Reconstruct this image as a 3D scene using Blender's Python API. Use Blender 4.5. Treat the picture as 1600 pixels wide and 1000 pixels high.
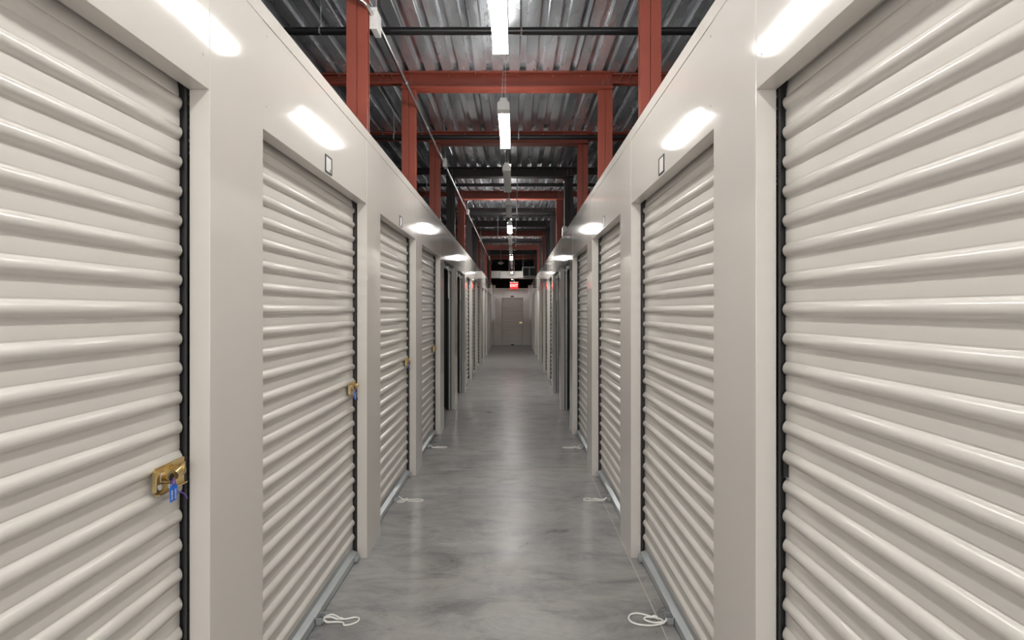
import bpy, math, random
from mathutils import Vector, Matrix
random.seed(7)
for o in list(bpy.data.objects): bpy.data.objects.remove(o, do_unlink=True)
C = bpy.context.scene.collection
sc = bpy.context.scene

# ---------------------------------------------------------------- camera
F = 781.0                       # focal length in pixels of the 1600 px wide frame
cam = bpy.data.cameras.new('camera'); cam_ob = bpy.data.objects.new('camera', cam); C.objects.link(cam_ob)
cam.sensor_width = 36.0; cam.lens = F / 1600 * 36
cam.shift_x = -3 / 1600; cam.shift_y = -15 / 1600
cam.clip_start = 0.02
cam_ob.location = (0, 0, 1.5); cam_ob.rotation_euler = (math.pi / 2, 0, 0)
sc.camera = cam_ob
# ---------------------------------------------------------------- world and exposure
w = bpy.data.worlds.new('world'); sc.world = w; w.use_nodes = True
w.node_tree.nodes['Background'].inputs[0].default_value = (1, 1, 1, 1)
w.node_tree.nodes['Background'].inputs[1].default_value = 0.02
sc.view_settings.view_transform = 'Standard'; sc.view_settings.look = 'None'
sc.view_settings.gamma = 1; sc.view_settings.use_curve_mapping = False
sc.view_settings.exposure = 1.60
LAMP_POWER = 17.0               # emission of a lit diffuser
al = bpy.data.lights.new('rear_fill_light', 'AREA'); al.shape = 'RECTANGLE'; al.size = 4.4; al.size_y = 2.4; al.energy = 52; al.color = (1, .97, .93)
al_ob = bpy.data.objects.new('rear_fill_light', al); C.objects.link(al_ob)
al_ob.location = (0, -3.2, 1.9); al_ob.rotation_euler = (math.pi / 2, 0, 0)      # added fill light behind the camera, brightens faces turned towards it

# ---------------------------------------------------------------- main measures (metres)
XL, XR = -0.891, 0.709          # corridor faces of the two walls
HEAD = 2.147                    # underside of the door headers
TOP = 2.59                      # top of the walls
DECK = 3.68                     # underside of the roof deck
END = 21.45                     # the wall at the corridor's end
RET = 0.060                     # depth of the door recess
P = [(-0.06, 0.25), (1.465, 1.775)] + [(3.03 + 1.515 * k, 3.335 + 1.515 * k) for k in range(12)]   # pilasters along the corridor
PITCH = 1.515

# ---------------------------------------------------------------- materials
def mat(name, col, rough=0.5, metal=0.0, noise=None, coat=0.0, bump=None, spec=0.5):
    m = bpy.data.materials.new(name); m.use_nodes = True; nt = m.node_tree; b = nt.nodes['Principled BSDF']
    b.inputs['Base Color'].default_value = (*col, 1); b.inputs['Roughness'].default_value = rough
    b.inputs['Metallic'].default_value = metal; b.inputs['Specular IOR Level'].default_value = spec
    b.inputs['Coat Weight'].default_value = coat; b.inputs['Coat Roughness'].default_value = 0.08
    tc = nt.nodes.new('ShaderNodeTexCoord')
    if noise:
        sx, sy, sz, amt, ramt = noise
        mp = nt.nodes.new('ShaderNodeMapping'); mp.inputs['Scale'].default_value = (sx, sy, sz)
        n = nt.nodes.new('ShaderNodeTexNoise'); n.inputs['Scale'].default_value = 1; n.inputs['Detail'].default_value = 5
        nt.links.new(tc.outputs['Object'], mp.inputs[0]); nt.links.new(mp.outputs[0], n.inputs['Vector'])
        mr = nt.nodes.new('ShaderNodeMapRange'); mr.inputs[1].default_value = .3; mr.inputs[2].default_value = .7
        mr.inputs[3].default_value = 1 - amt; mr.inputs[4].default_value = 1 + amt * .5
        nt.links.new(n.outputs[0], mr.inputs[0])
        mx = nt.nodes.new('ShaderNodeVectorMath'); mx.operation = 'SCALE'; mx.inputs[0].default_value = col
        nt.links.new(mr.outputs[0], mx.inputs['Scale']); nt.links.new(mx.outputs[0], b.inputs['Base Color'])
        if ramt:
            m2 = nt.nodes.new('ShaderNodeMapRange'); m2.inputs[1].default_value = .3; m2.inputs[2].default_value = .7
            m2.inputs[3].default_value = max(.02, rough - ramt); m2.inputs[4].default_value = rough + ramt
            nt.links.new(n.outputs[0], m2.inputs[0]); nt.links.new(m2.outputs[0], b.inputs['Roughness'])
    if bump:
        sx, sy, sz, st, dist = bump
        mp = nt.nodes.new('ShaderNodeMapping'); mp.inputs['Scale'].default_value = (sx, sy, sz)
        n = nt.nodes.new('ShaderNodeTexNoise'); n.inputs['Scale'].default_value = 1; n.inputs['Detail'].default_value = 3
        bp = nt.nodes.new('ShaderNodeBump'); bp.inputs['Strength'].default_value = st; bp.inputs['Distance'].default_value = dist
        nt.links.new(tc.outputs['Object'], mp.inputs[0]); nt.links.new(mp.outputs[0], n.inputs['Vector'])
        nt.links.new(n.outputs[0], bp.inputs['Height']); nt.links.new(bp.outputs[0], b.inputs['Normal'])
    return m
def emit(name, col, s):
    m = bpy.data.materials.new(name); m.use_nodes = True; b = m.node_tree.nodes['Principled BSDF']
    b.inputs['Base Color'].default_value = (.8, .8, .8, 1)
    b.inputs['Emission Color'].default_value = (*col, 1); b.inputs['Emission Strength'].default_value = s
    return m
CREAM = (0.645, 0.612, 0.572)
M = dict(
    panel=mat('glossy_cream_panel', CREAM, .075, noise=(.6, .6, .6, .03, 0), bump=(1.1, .9, .8, .22, .012), spec=.55),
    curtain=mat('glossy_cream_slats', (.69, .662, .622), .22, bump=(.8, 4, 2, .05, .004), spec=.55),
    red=mat('red_oxide_steel', (.29, .062, .038), .42, noise=(3, 3, 3, .18, .06)),
    galv=mat('galvanised_steel', (.52, .55, .56), .4, .6, noise=(14, 3, 14, .15, .08)),
    deck=mat('galvanised_deck', (.74, .78, .83), .24, .72, noise=(6, 1.1, 5, .35, .08), bump=(6, 1.3, 6, .16, .012)),
    black=mat('black_metal', (.015, .015, .016), .35),
    pipe=mat('black_steel_pipe', (.02, .02, .022), .3, .3),
    dark=mat('dark_void', (.012, .012, .012), .7),
    brass=mat('brass', (.66, .52, .27), .28, 1),
    steel_dark=mat('near_black_steel', (.022, .015, .014), .5),  # near-black variant for some columns and beams
    silver=mat('bright_zinc', (.66, .67, .68), .28, 1),
    blue=mat('blue_plastic', (.01, .13, .62), .35),
    purple=mat('violet_cord', (.13, .07, .45), .5),
    white=mat('white_enamel', (.74, .74, .72), .4),
    plate=mat('white_label', (.62, .60, .60), .35),
    rope=mat('white_rope', (.86, .85, .81), .8, bump=(300, 300, 300, .6, .002)),
    lens_off=mat('unlit_diffuser', (.62, .63, .62), .35),
    lens=emit('lit_diffuser', (1, .97, .92), LAMP_POWER),
    lens_strong=emit('bright_diffuser', (1, .98, .95), LAMP_POWER * 2.4),
    exit_glow=emit('exit_red', (1, .012, .015), .8),
    exit_letter=emit('exit_letters', (1, .30, .27), 1.3),
    grille=mat('dark_grille_and_shade', (.03, .035, .04), .5),
    duct=mat('painted_duct', (.62, .60, .57), .45),
)
def wall_dark():
    return M['dark']
def concrete():
    m = bpy.data.materials.new('sealed_concrete'); m.use_nodes = True; nt = m.node_tree; N = nt.nodes; L = nt.links
    b = N['Principled BSDF']; tc = N.new('ShaderNodeTexCoord')
    def noise(sx, sy, det, rough=.6, dist=0.0, off=0):
        mp = N.new('ShaderNodeMapping'); mp.inputs['Scale'].default_value = (sx, sy, 1); mp.inputs['Location'].default_value = (off, off, 0)
        n = N.new('ShaderNodeTexNoise'); n.inputs['Scale'].default_value = 1; n.inputs['Detail'].default_value = det
        n.inputs['Roughness'].default_value = rough; n.inputs['Distortion'].default_value = dist
        L.new(tc.outputs['Object'], mp.inputs[0]); L.new(mp.outputs[0], n.inputs['Vector']); return n.outputs[0]
    def ramp(src, pts):
        r = N.new('ShaderNodeValToRGB'); L.new(src, r.inputs[0]); e = r.color_ramp.elements
        e[0].position, e[0].color = pts[0][0], (*pts[0][1], 1); e[1].position, e[1].color = pts[-1][0], (*pts[-1][1], 1)
        for p, c in pts[1:-1]:
            q = e.new(p); q.color = (*c, 1)
        return r.outputs[0]
    def mix(a, c, fac, mode='MIX'):
        x = N.new('ShaderNodeMix'); x.data_type = 'RGBA'; x.blend_type = mode
        L.new(a, x.inputs['A']); L.new(c, x.inputs['B'])
        if isinstance(fac, float): x.inputs['Factor'].default_value = fac
        else: L.new(fac, x.inputs['Factor'])
        return x.outputs['Result']
    big = noise(1.3, 2.1, 10, .70, .8, 3)
    base = ramp(big, [(.32, (.21, .215, .218)), (.44, (.29, .293, .293)), (.54, (.345, .343, .338)), (.68, (.41, .402, .39))])
    mid = noise(3.0, 7.0, 10, .74, .7, 11)
    m2 = ramp(mid, [(.32, (.52, .525, .53)), (.48, (.96, .96, .96)), (.66, (1.22, 1.21, 1.19))])
    c = mix(base, m2, .8, 'MULTIPLY')
    warm = ramp(noise(.9, .8, 4, .5, .5, 27), [(.42, (1, 1, 1)), (.66, (1.04, .985, .95))])
    c = mix(c, warm, .8, 'MULTIPLY')
    scr = ramp(noise(5, 26, 4, .5, 2.2, 41), [(.70, (0, 0, 0)), (.745, (1, 1, 1))])
    light = N.new('ShaderNodeRGB'); light.outputs[0].default_value = (.42, .41, .39, 1)
    sc_ = N.new('ShaderNodeMath'); sc_.operation = 'MULTIPLY'; L.new(scr, sc_.inputs[0]); sc_.inputs[1].default_value = .35
    c = mix(c, light.outputs[0], sc_.outputs[0])
    L.new(c, b.inputs['Base Color'])
    rr = N.new('ShaderNodeMapRange'); L.new(big, rr.inputs[0]); rr.inputs[1].default_value = .3; rr.inputs[2].default_value = .7
    rr.inputs[3].default_value = .26; rr.inputs[4].default_value = .40; L.new(rr.outputs[0], b.inputs['Roughness'])
    bp = N.new('ShaderNodeBump'); bp.inputs['Strength'].default_value = .12; bp.inputs['Distance'].default_value = .003
    L.new(noise(22, 22, 4), bp.inputs['Height']); L.new(bp.outputs[0], b.inputs['Normal'])
    return m
M['exit_glow'].node_tree.nodes['Principled BSDF'].inputs['Base Color'].default_value = (.25, .004, .004, 1)
M['exit_letter'].node_tree.nodes['Principled BSDF'].inputs['Base Color'].default_value = (.6, .1, .1, 1)
M['floor'] = concrete()
M['joint'] = mat('joint_filler', (.50, .47, .43), .6)

# ---------------------------------------------------------------- mesh builder
class MB:
    def __init__(s): s.v = []; s.f = []; s.sm = []
    def add(s, v, f, smooth=False):
        n = len(s.v); s.v += [tuple(x) for x in v]; s.f += [tuple(i + n for i in q) for q in f]; s.sm += [smooth] * len(f); return s
    def box(s, x0, x1, y0, y1, z0, z1):
        x0, x1 = min(x0, x1), max(x0, x1); y0, y1 = min(y0, y1), max(y0, y1); z0, z1 = min(z0, z1), max(z0, z1)
        v = [(x0, y0, z0), (x1, y0, z0), (x1, y1, z0), (x0, y1, z0), (x0, y0, z1), (x1, y0, z1), (x1, y1, z1), (x0, y1, z1)]
        return s.add(v, [(0, 3, 2, 1), (4, 5, 6, 7), (0, 1, 5, 4), (1, 2, 6, 5), (2, 3, 7, 6), (3, 0, 4, 7)])
    def prism(s, prof, axis, a, b, smooth=False):
        """closed 2-D outline extruded along an axis; prof in the other two coordinates, in x-y-z order"""
        def pt(p, t):
            return {'x': (t, p[0], p[1]), 'y': (p[0], t, p[1]), 'z': (p[0], p[1], t)}[axis]
        n = len(prof); v = [pt(p, a) for p in prof] + [pt(p, b) for p in prof]
        f = [(i, (i + 1) % n, n + (i + 1) % n, n + i) for i in range(n)]
        s.add(v, f, smooth); s.add(v, [tuple(range(n))[::-1], tuple(range(n, 2 * n))]); return s
    def tube(s, pts, r, seg=10, closed=False, cap=True):
        pts = [Vector(p) for p in pts]; n = len(pts); rings = []; up = None
        for i, p in enumerate(pts):
            if closed: t = (pts[(i + 1) % n] - pts[i - 1]).normalized()
            else: t = (pts[min(i + 1, n - 1)] - pts[max(i - 1, 0)]).normalized()
            if up is None:
                a = Vector((0, 0, 1)) if abs(t.z) < .9 else Vector((1, 0, 0)); up = (a - t * a.dot(t)).normalized()
            else: up = (up - t * up.dot(t)).normalized()
            sd = t.cross(up)
            rr = r[i] if isinstance(r, (list, tuple)) else r
            rings.append([p + up * math.cos(2 * math.pi * k / seg) * rr + sd * math.sin(2 * math.pi * k / seg) * rr for k in range(seg)])
        v = [q for g in rings for q in g]; f = []
        for i in range(n if closed else n - 1):
            j = (i + 1) % n
            for k in range(seg): f.append((i * seg + k, i * seg + (k + 1) % seg, j * seg + (k + 1) % seg, j * seg + k))
        s.add(v, f, True)
        if cap and not closed: s.add(v, [tuple(range(seg))[::-1], tuple(range((n - 1) * seg, n * seg))])
        return s
    def build(s, name, m, parent=None, bevel=0, flip=False):
        me = bpy.data.meshes.new(name); me.from_pydata(s.v, [], s.f); me.update()
        for p, q in zip(me.polygons, s.sm): p.use_smooth = q
        o = bpy.data.objects.new(name, me); C.objects.link(o); me.materials.append(m)
        import bmesh
        bm = bmesh.new(); bm.from_mesh(me); bmesh.ops.recalc_face_normals(bm, faces=bm.faces); bm.to_mesh(me); bm.free()
        if bevel:
            b = o.modifiers.new('bevel', 'BEVEL'); b.width = bevel; b.segments = 2; b.limit_method = 'ANGLE'
        if parent: o.parent = parent
        return o
def smooth_path(pts, n=8, closed=False):
    pts = [Vector(p) for p in pts]; out = []; m = len(pts)
    g = (lambda i: pts[i % m]) if closed else (lambda i: pts[max(0, min(m - 1, i))])
    for i in range(m if closed else m - 1):
        a, b, c, d = g(i - 1), g(i), g(i + 1), g(i + 2)
        for k in range(n):
            t = k / n
            out.append(.5 * ((2 * b) + (c - a) * t + (2 * a - 5 * b + 4 * c - d) * t * t + (3 * b - a - 3 * c + d) * t ** 3))
    if not closed: out.append(pts[-1])
    return out
def tag(o, label, cat, group=None, kind=None):
    if label: o['label'] = label
    if cat: o['category'] = cat
    if group: o['group'] = group
    if kind: o['kind'] = kind
    return o
def empty(name, loc, label=None, cat=None, group=None, kind=None):
    o = bpy.data.objects.new(name, None); C.objects.link(o); o.location = loc; o.empty_display_size = .1
    return tag(o, label, cat, group, kind)
def copy_tree(o, parent=None):
    c = o.copy(); C.objects.link(c)
    if parent: c.parent = parent
    for ch in [x for x in bpy.data.objects if x.parent == o and x != c]: copy_tree(ch, c)
    return c
ORD = ['first', 'second', 'third', 'fourth', 'fifth', 'sixth', 'seventh', 'eighth', 'ninth', 'tenth', 'eleventh', 'twelfth', 'thirteenth', 'fourteenth']

# ================================================================ the setting
fl = MB().box(-4.6, 4.6, -6, 24, -.12, 0).build('floor', M['floor'])
tag(fl, 'polished grey concrete floor running down the storage corridor', 'floor', None, 'structure')
jt = MB()
jt.box(.697, .7025, -3, 21.4, 0, .0012)
for y in (4.715, 5.24, 8.7, 12.8): jt.box(XL + .19, .70, y - .006, y + .006, 0, .0012)
tag(jt.build('trim_1', M['joint'], None), 'thin pale joint lines sawn in the concrete floor', 'floor joint', None, 'structure')

# roof deck: trapezoidal ribs running along the corridor
def deck():
    mb = MB(); pr = []; x = -4.6; p = .152
    while x < 4.6:
        pr += [(x, 0), (x + .084, 0), (x + .092, .006), (x + .100, .038), (x + .144, .038), (x + p - .002, .004)]; x += p
    y0, y1 = -6.0, 24.0; n = len(pr); st = [y0 + (y1 - y0) * i / 9 for i in range(10)]
    v = [(q[0], y, DECK + q[1]) for y in st for q in pr]
    f = [(j * n + i, j * n + i + 1, (j + 1) * n + i + 1, (j + 1) * n + i) for j in range(9) for i in range(n - 1)]
    mb.add(v, f)
    v2 = [(-4.6, y0, DECK + .06), (4.6, y0, DECK + .06), (4.6, y1, DECK + .06), (-4.6, y1, DECK + .06)]
    mb.add(v2, [(0, 1, 2, 3)])
    # side laps of the sheets: small doubled lips
    for k in range(-4, 5):
        xx = -4.6 + .152 * 6 * (k + 4) + .152 * 3 + .142
        if abs(xx) < 4.5: mb.box(xx, xx + .004, y0, y1, DECK - .012, DECK + .03)
    return mb
tag(deck().build('ceiling', M['deck']), 'ribbed galvanised steel roof deck above the corridor', 'ceiling', None, 'structure')

# outer shell of the building, its black colour standing for unlit space
for nm, a, side in (('wall_far_left', (-4.72, -4.6), 'left'), ('wall_far_right', (4.6, 4.72), 'right')):
    tag(MB().box(a[0], a[1], -6, 24, 0, 3.75).build(nm, M['dark']), 'dark outer building wall behind the %s row of storage units' % side, 'wall', None, 'structure')
tag(MB().box(-4.72, 4.72, 24, 24.1, 0, 3.75).build('wall_back', M['dark']), 'dark outer wall beyond the end of the corridor', 'wall', None, 'structure')

def wall(side):
    s = -1 if side == 'left' else 1
    X = XL if side == 'left' else XR
    root = empty('wall_' + side, (X, 0, 0), 'cream steel corridor wall on the %s with pilasters and headers between roll-up doors' % side, 'wall', None, 'structure')
    root.location = (0, 0, 0)
    t = .003
    for k, (a, b) in enumerate(P):
        mb = MB()      # U-shaped sheet: two returns and the corridor face
        prof = [(X, a), (X, b), (X + s * RET, b), (X + s * RET, b - t), (X + s * t, b - t), (X + s * t, a + t), (X + s * RET, a + t), (X + s * RET, a)]
        mb.prism(prof, 'z', 0.0 if k else 0.0, TOP - .057)
        mb.build('pilaster', M['panel'], root, bevel=.0012)
    spans = [(P[k][1], P[k + 1][0]) for k in range(len(P) - 1)]
    for a, b in spans:
        mb = MB(); i = .0015; o = X + s * .0015
        prof = [(o, TOP - .057), (o, HEAD), (X + s * RET, HEAD), (X + s * RET, HEAD + .03), (X + s * (RET - t), HEAD + .03),
                (X + s * (RET - t), HEAD + t), (o + s * t, HEAD + t), (o + s * t, TOP - .057)]
        mb.prism(prof, 'y', a + i, b - i)
        for yy in (a + .03, b - .03):
            for zz in (HEAD + .09, TOP - .1):
                mb.tube([(o + s * .001, yy, zz), (o - s * .0025, yy, zz)], .0045, 8)
        mb.build('header_panel', M['panel'], root, bevel=.001)
    cp = MB(); y = -3.0
    e = P[-1][1]
    prof = [(X - s * .0015, TOP - .0575), (X - s * .0015, TOP), (X + s * .010, TOP + .001), (X + s * .010, TOP - .002), (X + s * .0015, TOP - .004), (X + s * .0015, TOP - .0575)]
    cuts = [-.06,  1.9, 4.95, 7.98, 11.0, 14.05, 17.1, END - .02]
    for c0, c1 in zip(cuts, cuts[1:]): cp.prism(prof, 'y', c0 + .001, c1)
    cp.build('cap_trim', M['panel'], root)
    # plain panels behind the camera and in the last bay
    MB().box(X + s * .02, X + s * 3.0, P[0][0] - .02, P[0][0], 0, TOP - .03).build('plain_panel', M['panel'], root)
    MB().box(X, X + s * .02, e + .002, END - .02, 0, TOP - .057).build('plain_panel', M['panel'], root)
    return root
for side in ('left', 'right'): wall(side)

# partitions of the open units (seen through the raised doors), their shade put into the colour
def partitions(side, ks):
    s = -1 if side == 'left' else 1; X = XL if side == 'left' else XR
    root = empty('wall_partition_' + side, (0, 0, 0), 'shade-coloured partition walls and back wall inside the open units on the %s' % side, 'wall', None, 'structure')
    ys = sorted({P[k - 1][0] + .15 for k in ks} | {P[k][0] + .15 for k in ks})
    for y in ys:
        prof = []; x = X + s * .075; n = 0
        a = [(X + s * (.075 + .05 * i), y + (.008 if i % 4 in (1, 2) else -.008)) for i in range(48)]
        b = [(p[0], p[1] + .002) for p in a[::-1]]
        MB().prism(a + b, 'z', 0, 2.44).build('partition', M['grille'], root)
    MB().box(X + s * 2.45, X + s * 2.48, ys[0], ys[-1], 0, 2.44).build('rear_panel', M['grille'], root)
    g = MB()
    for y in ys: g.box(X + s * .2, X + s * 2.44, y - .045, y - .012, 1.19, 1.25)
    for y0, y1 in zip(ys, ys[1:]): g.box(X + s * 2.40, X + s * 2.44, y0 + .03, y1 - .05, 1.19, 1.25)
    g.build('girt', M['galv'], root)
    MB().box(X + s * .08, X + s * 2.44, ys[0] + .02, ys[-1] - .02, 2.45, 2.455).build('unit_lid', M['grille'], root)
    return root
OPEN = {'left': (5, 6), 'right': (5, 6)}
for side in ('left', 'right'): partitions(side, OPEN[side])

# end wall with its own roll-up door
def end_wall():
    r = empty('wall_end', (0, 0, 0), 'grey-lit cream wall closing the far end of the corridor', 'wall', None, 'structure')
    z1 = 2.455; x0, x1 = -.52, .385; h = 2.04
    MB().box(XL - 1.2, x0, END, END + .06, 0, z1).build('wall_panel', M['panel'], r, bevel=.002)
    MB().box(x1, XR + 1.2, END, END + .06, 0, z1).build('wall_panel', M['panel'], r, bevel=.002)
    MB().box(x0, x1, END, END + .06, h, z1).build('header_panel', M['panel'], r, bevel=.002)
    for x in (XL + .06, XR - .06):
        MB().box(x - .045, x + .045, END - .16, END - .001, 0, z1 + .12).build('corner_post', M['panel'], r, bevel=.003)
end_wall()

# ================================================================ roll-up doors
SLAT = .0855
def curtain_profile(z0, z1, lean_from=None):
    """list of (depth, z): depth grows towards the corridor"""
    out = [(0, .055)] if z0 > .1 else []; z = z0
    while z < z1 - 1e-6:
        for dz, d in ((0, 0), (.0022, -.0018), (.0045, .0028), (.0085, .0095), (.0145, .0142), (.0225, .0160), (.0305, .0142), (.0365, .0095), (.0405, .0028), (.0428, -.0018), (.045, 0), (.0465, .0003), (.065, .0007), (.0835, .0003)):
            if z + dz > z1: break
            dd = d
            if lean_from and z + dz > lean_from: dd -= .8 * (z + dz - lean_from) ** 2 + .05 * (z + dz - lean_from)
            out.append((dd, z + dz))
        z += SLAT
    return out
def curtain(axis, pos, s, a, b, z0, z1):
    """corrugated curtain with rounded rib ends; axis 'y' for the side walls (pos is x), 'x' for the end wall (pos is y)"""
    pr = curtain_profile(z0, z1, HEAD - .05); mb = MB(); e = .012
    st = [(a, .15), (a + .004, .7), (a + e, 1), ((a + b) / 2, 1), (b - e, 1), (b - .004, .7), (b, .15)]
    v = []; n = len(pr)
    for t, k in st:
        for d, z in pr:
            dd = d * k if d > 0 else d
            v.append((pos - s * dd, t, z) if axis == 'y' else (t, pos - dd, z))
    f = [(j * n + i, (j + 1) * n + i, (j + 1) * n + i + 1, j * n + i + 1) for j in range(len(st) - 1) for i in range(n - 1)]
    mb.add(v, f, True)
    return mb
def rope_mesh(pts, r=.0042, closed=False): return MB().tube(smooth_path(pts, 8, closed), r, 8, closed)

def rollup_door(idx, side, k, state, label):
    s = -1 if side == 'left' else 1; X = XL if side == 'left' else XR
    a, b = P[k - 1][1], P[k][0]; mid = (a + b) / 2
    root = empty('door_%d' % idx, (X + s * .08, mid, 0), label, 'door', 'roll-up doors of the %s corridor wall' % side, 'structure')
    inv = Matrix.Translation(-Vector(root.location))
    def put(mb, name, m, par=root, bevel=0):
        o = mb.build(name, m, None, bevel)
        o.data.transform(inv); o.parent = root
        if par is not root: o.parent = par
        return o
    pos = X + s * (RET + .022)                     # pan of the curtain
    for y0, y1, q in ((a + .001, a + .016, 1), (b - .016, b - .001, -1)):
        mb = MB(); d0 = X + s * (RET + .003)
        mb.box(d0, d0 + s * .004, y0, y1, 0, HEAD + .06)
        yb = y0 if q > 0 else y1
        mb.box(d0, d0 + s * .06, yb, yb + q * .003, 0, HEAD + .06)
        mb.box(d0 + s * .05, d0 + s * .054, yb, yb + q * .05, 0, HEAD + .06)
        put(mb, 'guide_track', M['black'])
    if state == 'open':
        for y0, y1 in ((a + .017, a + .026), (b - .028, b - .018)):
            put(MB().box(pos - s * .012, pos + s * .012, y0, y1, 0, HEAD + .05), 'guide_strip', M['galv'])
        cz = HEAD + .0
        ro = MB()                                  # rolled-up drum of slats behind the header
        pts = []
        for i in range(48):
            an = 2 * math.pi * i / 48; rr = .17 + .008 * (1 if i % 4 in (0, 1) else 0)
            pts.append((X + s * .27 + math.cos(an) * rr, HEAD + .17 + math.sin(an) * rr))
        ro.prism(pts, 'y', a + .02, b - .02, True)
        put(ro, 'rolled_curtain', M['curtain'])
        c2 = MB(); c2.box(pos - s * .002, pos, a + .02, b - .02, HEAD - .035, HEAD + .12); put(c2, 'curtain', M['curtain'])
        zb = HEAD - .075
    else:
        o = put(curtain('y', pos, s, a + .009, b - .010, .112, HEAD + .14), 'curtain', M['curtain'])
        zb = 0.0
    # bottom bar: galvanised angle with a black rubber lip
    bb = MB(); f0 = pos - s * .030
    bb.prism([(pos, zb + .058), (f0, zb + .046), (f0, zb + .008), (f0 + s * .003, zb + .008), (f0 + s * .003, zb + .043), (pos, zb + .054)], 'y', a + .020, b - .020)
    bb.box(pos - s * .001, pos + s * .002, a + .020, b - .020, zb + .01, zb + .085)
    bar = put(bb, 'bottom_bar', M['galv'])
    put(MB().box(f0 + s * .002, f0 + s * .020, a + .02, b - .02, zb, zb + .010), 'rubber_seal', M['black'])
    # lift handle in the middle
    h = MB(); hx = f0
    h.box(hx - s * .005, hx, mid - .035, mid + .035, zb + .008, zb + .048)
    h.box(hx - s * .034, hx, mid - .035, mid - .031, zb + .010, zb + .040)
    h.box(hx - s * .034, hx - s * .030, mid - .035, mid + .02, zb + .010, zb + .026)
    h.box(hx - s * .034, hx, mid + .016, mid + .02, zb + .010, zb + .040)
    put(h, 'lift_handle', M['galv'], bevel=.001)
    st = MB(); st.box(f0 - s * .020, f0, b - .075, b - .045, zb + .012, zb + .045); st.tube([(f0 - s * .012, b - .08, zb + .02), (f0 - s * .012, b - .035, zb + .024)], .008, 10)
    put(st, 'stop_clip', M['galv'], bevel=.002)
    if state != 'open':
        zl = 1.042
        put(MB().box(pos - s * .013, pos + s * .002, b - .028, b - .002, zl - .022, zl + .026), 'latch_slot', M['black'])
        if state in ('tag', 'lock'):
            lp = MB(); x0 = pos - s * .015; y0, y1 = b - .142, b - .018
            z0, z1 = zl - .038, zl + .036
            lp.prism([(y0, z0 + .012), (y0 + .012, z0), (y1, z0), (y1, z1), (y0 + .008, z1), (y0, z1 - .008)], 'x', x0, x0 - s * .004)
            lp.box(x0, x0 - s * .014, y0 + .01, y1, z0 - .001, z0 + .003)      # folded lips
            lp.box(x0, x0 - s * .012, y0 - .001, y0 + .003, z0 + .012, z1 - .008)
            lp.box(x0 - s * .004, x0 - s * .008, y0 + .03, y1, zl - .012, zl + .022)
            o = put(lp, 'latch_plate', M['brass'], bevel=.001); tag(o, 'brass latch plate', None)
            sq = MB(); sq.box(x0 - s * .004, x0 - s * .0095, y0 + .026, y0 + .048, zl - .006, zl + .018)
            sq.tube([(x0 - s * .003, y0 + .020, zl - .018), (x0 - s * .008, y0 + .020, zl - .018)], .007, 12)
            sq.tube([(x0 - s * .003, y0 + .068, zl - .026), (x0 - s * .0085, y0 + .068, zl - .026)], .013, 16)
            q = put(sq, 'latch_fittings', M['plate'], par=o)
    # a numbered plate on the header is its own thing (below)
    return root

def cylinder_lock(side, k, label, with_tag, taglabel=None):
    s = -1 if side == 'left' else 1; X = XL if side == 'left' else XR
    b = P[k][0]; zl = 1.042; x0 = X + s * (RET + .022) - s * .0235
    r = empty('cylinder_lock', (x0, b - .06, zl), label, 'lock', 'brass cylinder locks on the left doors')
    def put(mb, name, m, par=r):
        o = mb.build(name, m, None); o.data.transform(Matrix.Translation(-Vector(r.location))); o.parent = par; return o
    B = MB(); yc = b - .102
    B.tube([(x0, yc, zl + .004), (x0 - s * .016, yc, zl + .004)], .0185, 24)
    put(B, 'lock_collar', M['brass'])
    B = MB(); pts = [(x0 - s * .012, yc + .012, zl + .004), (x0 - s * .010, yc + .040, zl + .010)]
    B.tube(pts, .0145, 24); B.tube([pts[1], (x0 - s * .0102, yc + .046, zl + .0105)], [.0165, .0165], 24)
    put(B, 'lock_body', M['brass'])
    B = MB(); B.tube([(x0 - s * .016, yc, zl + .004), (x0 - s * .0165, yc, zl + .004)], .010, 18); put(B, 'keyway', M['black'])
    if with_tag:
        hx, hy, hz = x0 - s * .0185, yc, zl - .001
        t = empty('key_tag', (hx, hy, hz), taglabel, 'tag', 'blue plastic tags hanging from the locks')
        def pt(mb, name, m, par=t):
            o = mb.build(name, m, None); o.data.transform(Matrix.Translation(-Vector(t.location))); o.parent = par; return o
        L = rope_mesh([(hx, hy, hz), (hx - s * .004, hy + .006, hz - .010), (hx, hy + .008, hz - .020), (hx, hy + .006, hz - .026), (hx, hy + .001, hz - .014), (hx, hy - .002, hz - .006)], .0016)
        pt(L, 'loop', M['purple'])
        yb = hy + .004; zt = hz - .017
        T = MB(); T.prism([(yb - .012, zt - .045), (yb + .012, zt - .044), (yb + .015, zt - .006), (yb + .006, zt), (yb - .008, zt), (yb - .014, zt - .008)], 'x', hx - .0015, hx + .0015)
        tb = pt(T, 'tag_body', M['blue'])
        wm = MB(); xf = hx - s * .0018
        for c, yy in enumerate((yb - .0085, yb + .0055)):
            z = zt - .040; random.seed(3 + c)
            while z < zt - .014:
                hh = random.choice((.0022, .003, .0038)); wdt = random.choice((.005, .0065)); wm.box(xf, xf - s * .0004, yy - wdt / 2, yy + wdt / 2, z, z + hh); z += hh + .0014
        pt(wm, 'tag_print', M['plate'], tb)
        E = rope_mesh([(hx, yb + .012, zt - .02), (hx + s * .004, yb + .03, zt - .031), (hx + s * .004, yb + .052, zt - .045), (hx + s * .004, yb + .064, zt - .062)], .0017)
        pt(E, 'cord', M['purple'])
    return r

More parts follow.
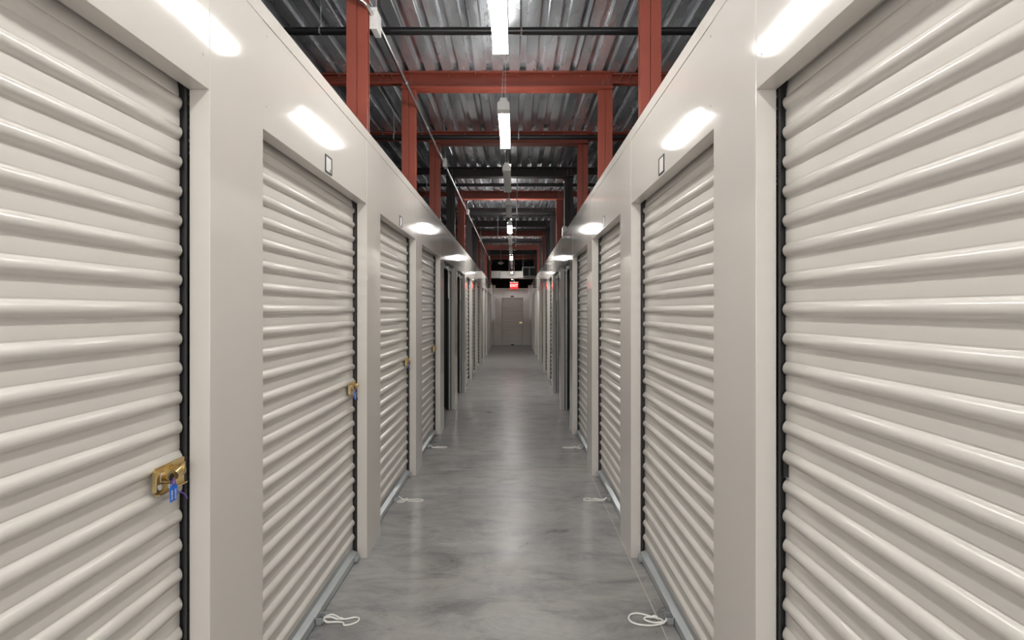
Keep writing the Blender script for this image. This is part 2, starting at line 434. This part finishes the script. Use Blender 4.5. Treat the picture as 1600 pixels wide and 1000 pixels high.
def rope_floor(side, k, style, label):
    s = -1 if side == 'left' else 1; X = XL if side == 'left' else XR
    mid = (P[k - 1][1] + P[k][0]) / 2; x0 = X + s * .082 - s * .062       # at the lift handle
    def W(pts): return [(x0 - s * u, mid + v, z) for u, v, z in pts]
    mb = MB(); R = .0042
    if style == 0:      # long narrow loop with a knot
        mb.tube(smooth_path(W([(.0, -.01, .03), (.03, .01, .02), (.06, .012, .008), (.10, .02, .005), (.135, .032, .005), (.158, .025, .005), (.160, 0, .005), (.135, -.022, .005), (.105, -.028, .005), (.09, -.01, .007), (.05, -.008, .008), (.02, -.02, .015), (0, -.012, .024)]), 7), R, 8)
        mb.tube(smooth_path(W([(.0, .012, .02), (.025, .03, .02), (.055, .03, .008), (.07, .016, .008)]), 6), R, 8)
        mb.tube(smooth_path(W([(.062, .020, .008), (.074, .010, .013), (.084, .014, .008)]), 5), .0068, 8)
    elif style == 1:    # wide round loop holding a smaller one
        mb.tube(smooth_path(W([(0, -.02, .03), (.02, -.022, .01), (.07, -.03, .005), (.12, -.027, .005), (.16, -.01, .005), (.172, .022, .005), (.155, .055, .005), (.12, .065, .005), (.08, .05, .005), (.045, .028, .006), (.02, .014, .008), (.012, -.006, .010), (.004, -.02, .020)]), 7), R, 8)
        mb.tube(smooth_path(W([(.02, -.016, .012), (.055, -.012, .006), (.085, .002, .005), (.098, .02, .005), (.085, .033, .005), (.06, .03, .006), (.04, .024, .009)]), 7), R, 8)
        mb.tube(smooth_path(W([(.034, .026, .007), (.043, .027, .012), (.052, .033, .007)]), 5), .0075, 8)
    elif style == 2:    # crossed double loop, one towards the camera
        mb.tube(smooth_path(W([(.0, .012, .03), (.02, .02, .012), (.05, .014, .006), (.10, .012, .005), (.16, .016, .005), (.195, .004, .005), (.185, -.018, .005), (.13, -.022, .005), (.085, -.018, .005), (.06, 0, .007), (.03, -.004, .008)]), 7), R, 8)
        mb.tube(smooth_path(W([(.065, .008, .010), (.055, -.022, .006), (.03, -.042, .005), (.0, -.036, .005), (-.01, -.022, .006), (.02, -.012, .007), (.055, .0, .010)]), 7), R, 8)
        mb.tube(smooth_path(W([(.058, -.004, .010), (.064, .004, .014), (.066, .010, .010)]), 5), .0068, 8)
    else:               # thin folded loop
        mb.tube(smooth_path(W([(0, -.01, .03), (.03, -.012, .006), (.09, -.016, .005), (.15, -.012, .005), (.178, .004, .005), (.17, .03, .005), (.135, .036, .005), (.09, .016, .005), (.04, .004, .006), (.006, .0, .02)]), 7), R, 8)
        mb.tube(smooth_path(W([(.04, .0, .008), (.08, .03, .006), (.12, .02, .005), (.13, -.006, .005), (.08, -.02, .007)]), 6), R, 8)
    o = mb.build('pull_rope', M['rope']); tag(o, label, 'rope', 'white pull ropes tied to the roll-up doors')
    return o
def rope_hang(side, k, label):
    s = -1 if side == 'left' else 1; X = XL if side == 'left' else XR
    mid = (P[k - 1][1] + P[k][0]) / 2; x0 = X + s * .082 - s * .062; z = HEAD - .055
    mb = rope_mesh([(x0 + s * .008, mid - .01, z), (x0, mid - .02, z - .10), (x0, mid - .035, z - .30), (x0, mid - .02, z - .40), (x0, mid + .01, z - .42), (x0, mid + .025, z - .34), (x0, mid + .01, z - .12), (x0 + s * .008, mid + .01, z)], .0045)
    mb.tube(smooth_path([(x0, mid - .012, z - .10), (x0 - s * .005, mid, z - .11), (x0, mid + .012, z - .10)], 5), .008, 8)
    o = mb.build('pull_rope', M['rope']); tag(o, label, 'rope', 'white pull ropes tied to the roll-up doors'); return o

NDOOR = 13
LST = {1: 'tag', 2: 'tag', 3: 'tag', 4: 'lock', 5: 'open', 6: 'open'}
RST = {5: 'open', 6: 'open'}
LL = {1: 'large cream roll-up door at the left edge with brass latch and blue tag',
      2: 'cream roll-up door on the left between the first two pilasters, brass latch and blue tag',
      3: 'cream roll-up door on the left, third from the camera, small blue tag at its latch',
      4: 'cream roll-up door on the left, fourth from the camera, brass latch without a tag',
      5: 'first raised roll-up door on the left, opening onto a black unit',
      6: 'second raised roll-up door on the left, just beyond the first open unit'}
RL = {1: 'large cream roll-up door at the right edge with a plain black latch slot',
      2: 'cream roll-up door on the right under the nearest framed unit plate on that side',
      3: 'cream roll-up door on the right, third from the camera',
      4: 'cream roll-up door on the right, fourth from camera, last closed one before open units',
      5: 'first raised roll-up door on the right, narrow black opening',
      6: 'second raised roll-up door on the right, just beyond the first open unit'}
idx = 1
for side, ST, LAB in (('left', LST, LL), ('right', RST, RL)):
    for k in range(1, NDOOR + 1):
        lab = LAB.get(k, 'distant cream roll-up door on the %s wall, %s from the camera' % (side, ORD[k - 1]))
        rollup_door(idx, side, k, ST.get(k, 'closed'), lab); idx += 1
# the end door
def end_door():
    root = empty('door_%d' % idx, (-.0675, END + .03, 0), 'grey-lit roll-up door in the end wall under the exit sign', 'door', None, 'structure')
    inv = Matrix.Translation(-Vector(root.location))
    def put(mb, name, m, par=None, bevel=0):
        o = mb.build(name, m, None, bevel); o.data.transform(inv); o.parent = par or root; return o
    put(curtain('x', END + .045, 1, -.512, .377, .05, 2.07), 'curtain', M['curtain'])
    put(MB().box(-.51, .375, END + .01, END + .04, .01, .055), 'bottom_bar', M['galv'])
    lp = MB().box(.22, .36, END + .018, END + .03, .94, 1.01); lp.tube([(.27, END + .02, .975), (.27, END - .01, .975)], .02, 14)
    put(lp, 'latch_plate', M['brass'])
    put(MB().box(-.12, .0, END - .012, END + .012, .0, .05), 'lift_handle', M['black'])
    tag(MB().box(-.14, .0, END - .012, END - .001, 2.075, 2.125).build('door_bracket', M['black']), 'small black bracket on the end wall above its roll-up door', 'bracket')
end_door()
ordn = {1: 'nearest to the camera', 2: 'second along the left wall', 3: 'third along the left wall', 4: 'farthest of the four, without a tag'}
for k in (1, 2, 3, 4):
    cylinder_lock('left', k, 'brass cylinder lock on a left roll-up door, ' + ordn[k], k < 4,
                  {1: 'blue key tag with white print hanging from the nearest brass lock', 2: 'small blue key tag on the second left door, beyond the first pilaster',
                   3: 'tiny blue key tag on the third left door'}.get(k))
rope_floor('left', 2, 0, 'white rope loop on the floor at the second left door, nearest on that side')
rope_floor('left', 3, 2, 'white double rope loop on the floor at the third left door')
rope_floor('left', 4, 3, 'thin white rope loop on the floor at the fourth left door')
rope_floor('right', 2, 1, 'large round white rope loop on the floor at the second right door')
rope_floor('right', 3, 3, 'flattened white rope loop on the floor at the third right door')
rope_floor('right', 4, 2, 'tangled white rope on the floor at the fourth right door')
rope_hang('left', 5, 'white rope hanging in the first open doorway on the left')
rope_hang('left', 6, 'white rope hanging in the second open doorway on the left')
rope_hang('right', 5, 'white rope hanging in the first open doorway on the right')
rope_hang('right', 6, 'white rope loop hanging in the second open doorway on the right')

# framed unit plates on the headers
def plate(side, k, label):
    s = -1 if side == 'left' else 1; X = (XL if side == 'left' else XR) + s * .0015
    y = (P[k - 1][1] + P[k][0]) / 2; z = HEAD + .052; hw, hh = .042, .042
    r = empty('unit_plate', (X, y, z), label, 'sign', 'framed plates above the roll-up doors')
    a = MB(); t = .007; d = -s * .004
    a.box(0, d, -hw, hw, hh - t, hh); a.box(0, d, -hw, hw, -hh, -hh + t); a.box(0, d, -hw, -hw + t, -hh + t, hh - t); a.box(0, d, hw - t, hw, -hh + t, hh - t)
    if side == 'left': a.box(0, d * .9, .018, .022, -.034, -.018)
    a.build('frame', M['black'], r)
    MB().box(0, d * .5, -hw + t, hw - t, -hh + t, hh - t).build('face', M['plate'], r)
plate('left', 2, 'black-framed white unit plate above the second left door')
plate('right', 2, 'black-framed white unit plate above the second right door')
plate('left', 3, 'small black-framed unit plate above the third left door')
plate('right', 3, 'small black-framed unit plate above the third right door')
plate('left', 1, 'black-framed unit plate above the nearest left door'); plate('right', 1, 'black-framed unit plate above the nearest right door')

# ================================================================ steel frame
def channel_prof(x0, x1, y0, y1, lip=.012, t=.003, web_left=True):
    """lipped C in plan: web on one x side, flanges along y0 and y1"""
    if web_left: return [(x0, y0), (x1, y0), (x1, y0 + lip), (x1 - t, y0 + lip), (x1 - t, y0 + t), (x0 + t, y0 + t), (x0 + t, y1 - t), (x1 - t, y1 - t), (x1 - t, y1 - lip), (x1, y1 - lip), (x1, y1), (x0, y1)]
    return [(x0 + x1 - a, b) for a, b in channel_prof(x0, x1, y0, y1, lip, t, True)]
def make_column():
    r = empty('steel_column', (0, 0, 0))
    for q, wl in ((-1, False), (1, True)):
        x0, x1 = (-.065, -.0015) if q < 0 else (.0015, .065)
        MB().prism(channel_prof(x0, x1, 0, .045, web_left=wl), 'z', 0, 2.03 + 1.5 - .004).build('channel', M['red'], r, bevel=.0015)
    return r
def blacken(o):
    for c in o.children:
        if 'channel' in c.name:
            c.data = c.data.copy(); c.data.materials[0] = M['steel_dark']
proto = make_column(); used = False
NCOL = 12
for side in ('left', 'right'):
    xc = -.90 - .065 if side == 'left' else .775 + .065
    for i in range(NCOL):
        o = proto if not used else copy_tree(proto); used = True
        o.location = (xc, 3.07 + PITCH * i, 0)
        where = 'nearest the camera' if i == 0 else '%s from the camera' % ORD[i]
        dk = i in (3, 5, 6, 8, 10)
        if dk: blacken(o)
        tag(o, ('black' if dk else 'red') + ' steel column rising behind the %s wall, %s' % (side, where), 'column', 'steel columns behind the %s wall' % side)
# the nearest pair runs on up out of view to its own beam
def make_beam():
    r = empty('steel_beam', (0, 0, 0))
    z0, z1 = 3.53, DECK - .001; x0, x1 = -1.03, .905; t = .004
    for y0, y1, q in ((0, .064, 0), (.066, .13, 1)):
        # lipped C lying on its web, opening towards / away from the camera
        pr = [(y0, z0), (y1, z0), (y1, z1), (y0, z1), (y0, z1 - .014), (y0 + t, z1 - .014), (y0 + t, z1 - t), (y1 - t, z1 - t), (y1 - t, z0 + t), (y0 + t, z0 + t), (y0 + t, z0 + .014), (y0, z0 + .014)]
        if q: pr = [(y0 + y1 - a, b) for a, b in pr]
        MB().prism(pr, 'x', x0, x1).build('channel', M['red'], r, bevel=.001)
    for xa, xb in ((-3.3, x0 - .003), (x1 + .003, 3.3)):
        MB().prism([(.03, z1 - .10), (.09, z1 - .10), (.09, z1 - .004), (.03, z1 - .004), (.03, z1 - .018), (.034, z1 - .018), (.034, z1 - .008), (.086, z1 - .008), (.086, z1 - .096), (.034, z1 - .096), (.034, z1 - .086), (.03, z1 - .086)], 'x', xa, xb).build('side_channel', M['red'], r, bevel=.001)
    b = MB()
    for xs in (x0 + .03, x0 + .085, x1 - .03, x1 - .085):
        for zz in (.03, .06, .09, .12): b.tube([(xs, .062, z0 + zz), (xs, .054, z0 + zz)], .0045, 6)
    for xs in (-.6, -.28, .05, .36, .62): b.tube([(xs, .062, z1 - .02), (xs, .052, z1 - .02)], .0045, 6)
    for xs in (-1.12, -1.2, .99, 1.07, -1.6, 1.5): b.tube([(xs, .086, z1 - .03), (xs, .028, z1 - .03)], .0045, 6); b.tube([(xs - .02, .086, z1 - .07), (xs - .02, .028, z1 - .07)], .0045, 6)
    b.build('bolts', M['silver'], r)
    return r
bp = make_beam()
for i in range(0, 12):
    o = bp if i == 0 else copy_tree(bp)
    o.location = (0, 3.07 - .04 + PITCH * i, 0)
    if i == 0: lab = 'red steel beam across the nearest pair of columns, above the camera view'
    elif i == 1: lab = 'bright red steel cross beam nearest in view, behind the first light'
    else: lab = 'red steel cross beam under the roof deck, %s from the camera' % ORD[i - 1]
    if i in (3, 5, 6, 8, 10):
        blacken(o)
        lab = lab.replace('red steel', 'black steel')
    tag(o, lab, 'beam', 'steel cross beams under the deck')

# black cross pipes with their hangers
def cross_pipe(i, y, H):
    z = 1.5 + H; r = empty('cross_pipe', (0, y, z), 'black steel pipe crossing under the roof deck, %s from the camera' % ('nearest one' if i == 0 else ORD[i]), 'pipe', 'black cross pipes under the deck')
    MB().tube([(-3.4, 0, 0), (3.4, 0, 0)], .026, 16).build('pipe', M['pipe'], r)
    for x in (.052, -1.35, 1.5):
        h = MB(); ring = [(x, math.cos(a) * .029, math.sin(a) * .029) for a in [2 * math.pi * j / 16 for j in range(16)]]
        h.tube(ring, .004, 6, closed=True); h.tube([(x, 0, .03), (x, 0, 3.68 - z + .001)], .0045, 8)
        h.box(x - .006, x + .006, -.03, -.026, -.03, .03); h.build('hanger', M['silver'], r)
for i in range(6): cross_pipe(i, 3.49 + 2.14 * i + {3: .14, 5: -.12}.get(i, 0), 1.95 - (.0 if i else 0))
# sprinkler drops
def drop(x, y, z0, lab):
    r = empty('sprinkler_drop', (x, y, z0), lab, 'sprinkler', 'thin sprinkler drops below the deck')
    MB().tube([(0, 0, .03), (0, 0, DECK - z0)], .007, 10).build('drop_pipe', M['galv'], r)
    m = MB(); m.tube([(0, 0, .035), (0, 0, .012)], .013, 12); m.tube([(0, 0, .004), (0, 0, 0)], .02, 12); m.tube([(0, 0, .012), (0, 0, .004)], .004, 8); m.build('sprinkler_head', M['silver'], r)
drop(.052, 7.95, 3.02, 'thin hanging sprinkler drop right of the first unlit light')
drop(-.355, 11.1, 3.1, 'thin hanging sprinkler drop left of the distant lit lamp')
drop(.05, 13.3, 3.2, 'thin hanging sprinkler drop beyond the third lit light')

# ================================================================ lights
LX = -.080
def lamp(i, yfar, lit, lab, H=1.565, ln=1.0, par=True):
    z = 1.5 + H; yn = yfar - ln
    r = empty('strip_light', (LX, (yn + yfar) / 2, z), lab, 'light', 'strip lights along the corridor ceiling')
    h = ln / 2; wd = .046
    # housing: flat channel with an end cap; diffuser: rounded trough below
    MB().prism([(-.030, 0), (.030, 0), (.030, .022), (.024, .052), (-.024, .052), (-.030, .022)], 'y', -h, h).build('housing', M['white'], r, bevel=.001)
    pr = [(-.031, .030), (-.031, -.001)] + [(.031, -.001), (.031, .030)] + [((wd - .002) * math.cos(a), -.002 - .034 * math.sin(a) ** .7) if 0 < a < math.pi else ((wd - .002) * math.cos(a), .012) for a in [math.pi * j / 14 for j in range(0, 15)]]
    MB().prism(pr, 'y', -h + .085, h - .012, True).build('diffuser', M[('lens_off', 'lens', 'lens_strong')[lit]], r)
    for ya, yb in ((-h, -h + .083), (h - .010, h)):
        MB().prism([(-wd, -.037), (wd, -.037), (wd, .012), (.032, .031), (.032, .001), (-.032, .001), (-.032, .031), (-wd, .012)], 'y', ya, yb).build('end_cap', M['white'], r, bevel=.003)
    for q in (-1, 1):
        ch = MB(); yy = q * (h - .035)
        L = DECK - z - .05; n = int(L / .016)
        if i <= 3:
            for dx0, dx1 in ((.012, .020), (-.012, .010)):
                for j in range(n):
                    t = j / max(1, n - 1); c = Vector((dx0 + (dx1 - dx0) * t, yy, .052 + .006 + t * (L - .010)))
                    ring = []
                    for u in range(10):
                        an = 2 * math.pi * u / 10; aa, bb = math.cos(an) * .0045, math.sin(an) * .011
                        ring.append(c + (Vector((aa, 0, bb)) if j % 2 else Vector((0, aa, bb))))
                    ch.tube(ring, .0013, 5, closed=True)
        else: ch.tube([(0, yy, .05), (0, yy, DECK - z)], .003, 6)
        ch.build('chain', M['silver'], r)
    return r
lit = {0: 1, 1: 1, 2: 1, 3: 0, 4: 0, 5: 2, 6: 0, 7: 0, 8: 2, 9: 0, 10: 0}
lbl = {-1: 'lit strip light behind the camera', 0: 'lit strip light directly above the camera, out of view',
       1: 'lit strip light nearest in view at the top edge', 2: 'lit strip light, second in view, beyond the first red beam',
       3: 'unlit white strip light, nearer of the first unlit pair', 4: 'unlit white strip light, farther of the first unlit pair',
       5: 'lit strip light glowing just beyond the two unlit ones', 6: 'distant unlit strip light, first after the third lit one',
       7: 'distant unlit strip light, second after the third lit one', 8: 'distant lit strip light, fourth lit one in view',
       9: 'tiny unlit strip light just beyond the fourth lit one', 10: 'tiny unlit strip light nearer the white duct'}
for i in range(-1, 11): lamp(i, 1.25 + 1.74 * i, lit.get(i, 1), lbl[i], ln=.93 if i == 2 else 1.0)
lamp(11, 19.72, 1, 'small distant lit strip light in front of the white duct', H=1.49, ln=.35)
lamp(12, 20.75, 1, 'farthest lit strip light, just above the exit sign', H=1.31, ln=.17)

# ================================================================ conduit and junction boxes
def conduit():
    r = empty('conduit', (0, 0, 0), 'long silver conduit running along the left under the beams', 'conduit')
    x, z = -.882, 3.36
    MB().tube([(x, 3.238, z), (x, 20.3, z)], .0125, 12).build('pipe', M['silver'], r)
    for y in (4.1, 5.1, 7.0, 8.2, 10.3, 11.6, 13.1, 14.8):
        MB().tube([(x, y - .025, z), (x, y + .025, z)], .017, 12).build('coupling', M['silver'], r)
    MB().tube(smooth_path([(x - .003, 3.12, 3.35), (x - .02, 3.03, 3.36), (x - .065, 3.005, 3.385), (x - .105, 3.0, 3.46), (x - .115, 3.0, 3.56), (x - .116, 3.0, DECK - .003)], 6), .0125, 12).build('offset_bend', M['silver'], r)
conduit()
def jbox(x, y, z, lab, rod=True, s=.05, h=.06):
    r = empty('junction_box', (x, y, z), lab, 'junction box', 'grey junction boxes on the conduit')
    MB().box(-s / 2, s / 2, -.055, .055, -h, h).build('box', M['white'], r, bevel=.004)
    MB().box(-s / 2 - .003, s / 2 + .003, -.060, -.055, -h - .003, h + .003).build('cover', M['white'], r, bevel=.001)
    for zz in (-h * .7, h * .7): MB().tube([(0, -.060, zz), (0, -.063, zz)], .004, 8).build('screw', M['silver'], r)
    if rod: MB().tube([(0, 0, h), (0, 0, DECK - z - .002)], .007, 10).build('riser', M['silver'], r)
jbox(-.878, 3.18, 3.326, 'grey junction box beside the nearest left red column', True, .040, .064)
jbox(-.862, 6.28, 3.34, 'small junction box on the conduit at the third left column', True, .04, .05)
jbox(-.862, 9.35, 3.34, 'small junction box on the conduit feeding the unlit light', False, .04, .04)
jbox(-.862, 13.0, 3.34, 'distant junction box on the left conduit under a red beam', True, .05, .05)
jbox(-.862, 17.6, 3.34, 'farthest junction box on the left conduit', True, .05, .06)
jbox(.742, 7.35, 2.66, 'junction box standing on top of the right wall', False, .06, .065)
tag(MB().tube([(.742, 7.35, 2.726), (.742, 7.35, DECK - .3), ], .009, 10).build('conduit_riser', M['silver']), 'thin vertical conduit rising from the box on the right wall', 'conduit')
b = MB(); b.tube(smooth_path([(-.862, 9.32, 3.38), (-.862, 9.31, 3.50), (-.80, 9.30, 3.555), (-.6, 9.29, 3.56), (LX - .06, 9.28, 3.56)], 6), .006, 8)
tag(b.build('branch_conduit', M['silver']), 'thin curved conduit crossing from the left box to an unlit light', 'conduit')

# ================================================================ far end: duct, air unit, exit sign, detector
d = empty('air_duct', (0, 0, 0), 'white rectangular duct crossing the corridor near its end', 'duct')
MB().box(-1.6, -.55, 20.0, 20.35, 2.80, 3.08).build('duct_section', M['duct'], d, bevel=.003)
MB().box(-.546, .36, 20.0, 20.35, 2.79, 3.07).build('duct_section', M['duct'], d, bevel=.003)
MB().box(-.562, -.534, 19.985, 20.365, 2.78, 3.09).build('flange', M['galv'], d)
for x in (-1.2, -.2): MB().box(x, x + .02, 20.1, 20.25, 3.06, DECK - .001).build('duct_strap', M['galv'], d)
u = empty('air_unit', (.60, 19.62, 2.79), 'boxy white ceiling air unit with two dark grilles by the duct', 'air conditioner')
MB().box(-.27, .27, -.15, .30, 0, .42).build('casing', M['white'], u, bevel=.012)
for q in (-1, 1):
    g = MB(); g.box(q * .125 - .105, q * .125 + .105, -.158, -.150, .06, .36)
    gg = g.build('grille', M['grille'], u)
    l = MB()
    for j in range(9): l.box(q * .125 - .105, q * .125 + .105, -.163, -.158, .075 + j * .033, .081 + j * .033)
    l.build('louvre', M['black'], gg)
MB().box(-.40, .27, -.18, .25, -.045, -.02).build('drain_pan', M['white'], u, bevel=.004)
for x in (-.24, .24): MB().box(x - .008, x + .008, .05, .07, .42, DECK - 2.79 - .001).build('hanger', M['galv'], u)
# exit sign
ex = empty('exit_sign', (.005, 20.25, 2.36), 'red glowing EXIT sign hanging before the end wall', 'exit sign')
ex.location = (.005, 19.95, 2.37)
MB().box(-.16, .16, .0, .03, .0, .235).build('sign_panel', M['exit_glow'], ex, bevel=.003)
fc = bpy.data.curves.new('letters', 'FONT'); fc.body = 'EXIT'; fc.size = .155; fc.extrude = .002; fc.align_x = 'CENTER'; fc.align_y = 'CENTER'; fc.offset = .003
fo = bpy.data.objects.new('letters', fc); C.objects.link(fo); fo.parent = ex; fo.rotation_euler = (math.pi / 2, 0, 0); fo.location = (0, -.004, .118); fc.materials.append(M['exit_letter'])
bpy.context.view_layer.update()
lm = bpy.data.meshes.new_from_object(fo.evaluated_get(bpy.context.evaluated_depsgraph_get()))
lo = bpy.data.objects.new('letters', lm); C.objects.link(lo); lo.parent = ex; lo.rotation_euler = fo.rotation_euler; lo.location = fo.location
bpy.data.objects.remove(fo, do_unlink=True); lo.name = 'letters'
MB().box(-.17, .17, -.002, .034, .235, .27).build('housing', M['white'], ex, bevel=.003)
MB().tube([(0, .015, .27), (0, .015, DECK - 2.37 - .001)], .008, 8).build('stem', M['white'], ex)
dt = empty('smoke_detector', (-.48, 18.0, 3.2), 'white dome detector hanging left of the distant lamps', 'detector')
m = MB(); m.tube([(0, 0, .04), (0, 0, .02), (0, 0, 0), (0, 0, -.03), (0, 0, -.055)], [.05, .10, .11, .07, .02], 20); m.build('dome', M['white'], dt)
MB().tube([(0, 0, .04), (0, 0, DECK - 3.2 - .001)], .007, 8).build('stem', M['galv'], dt)
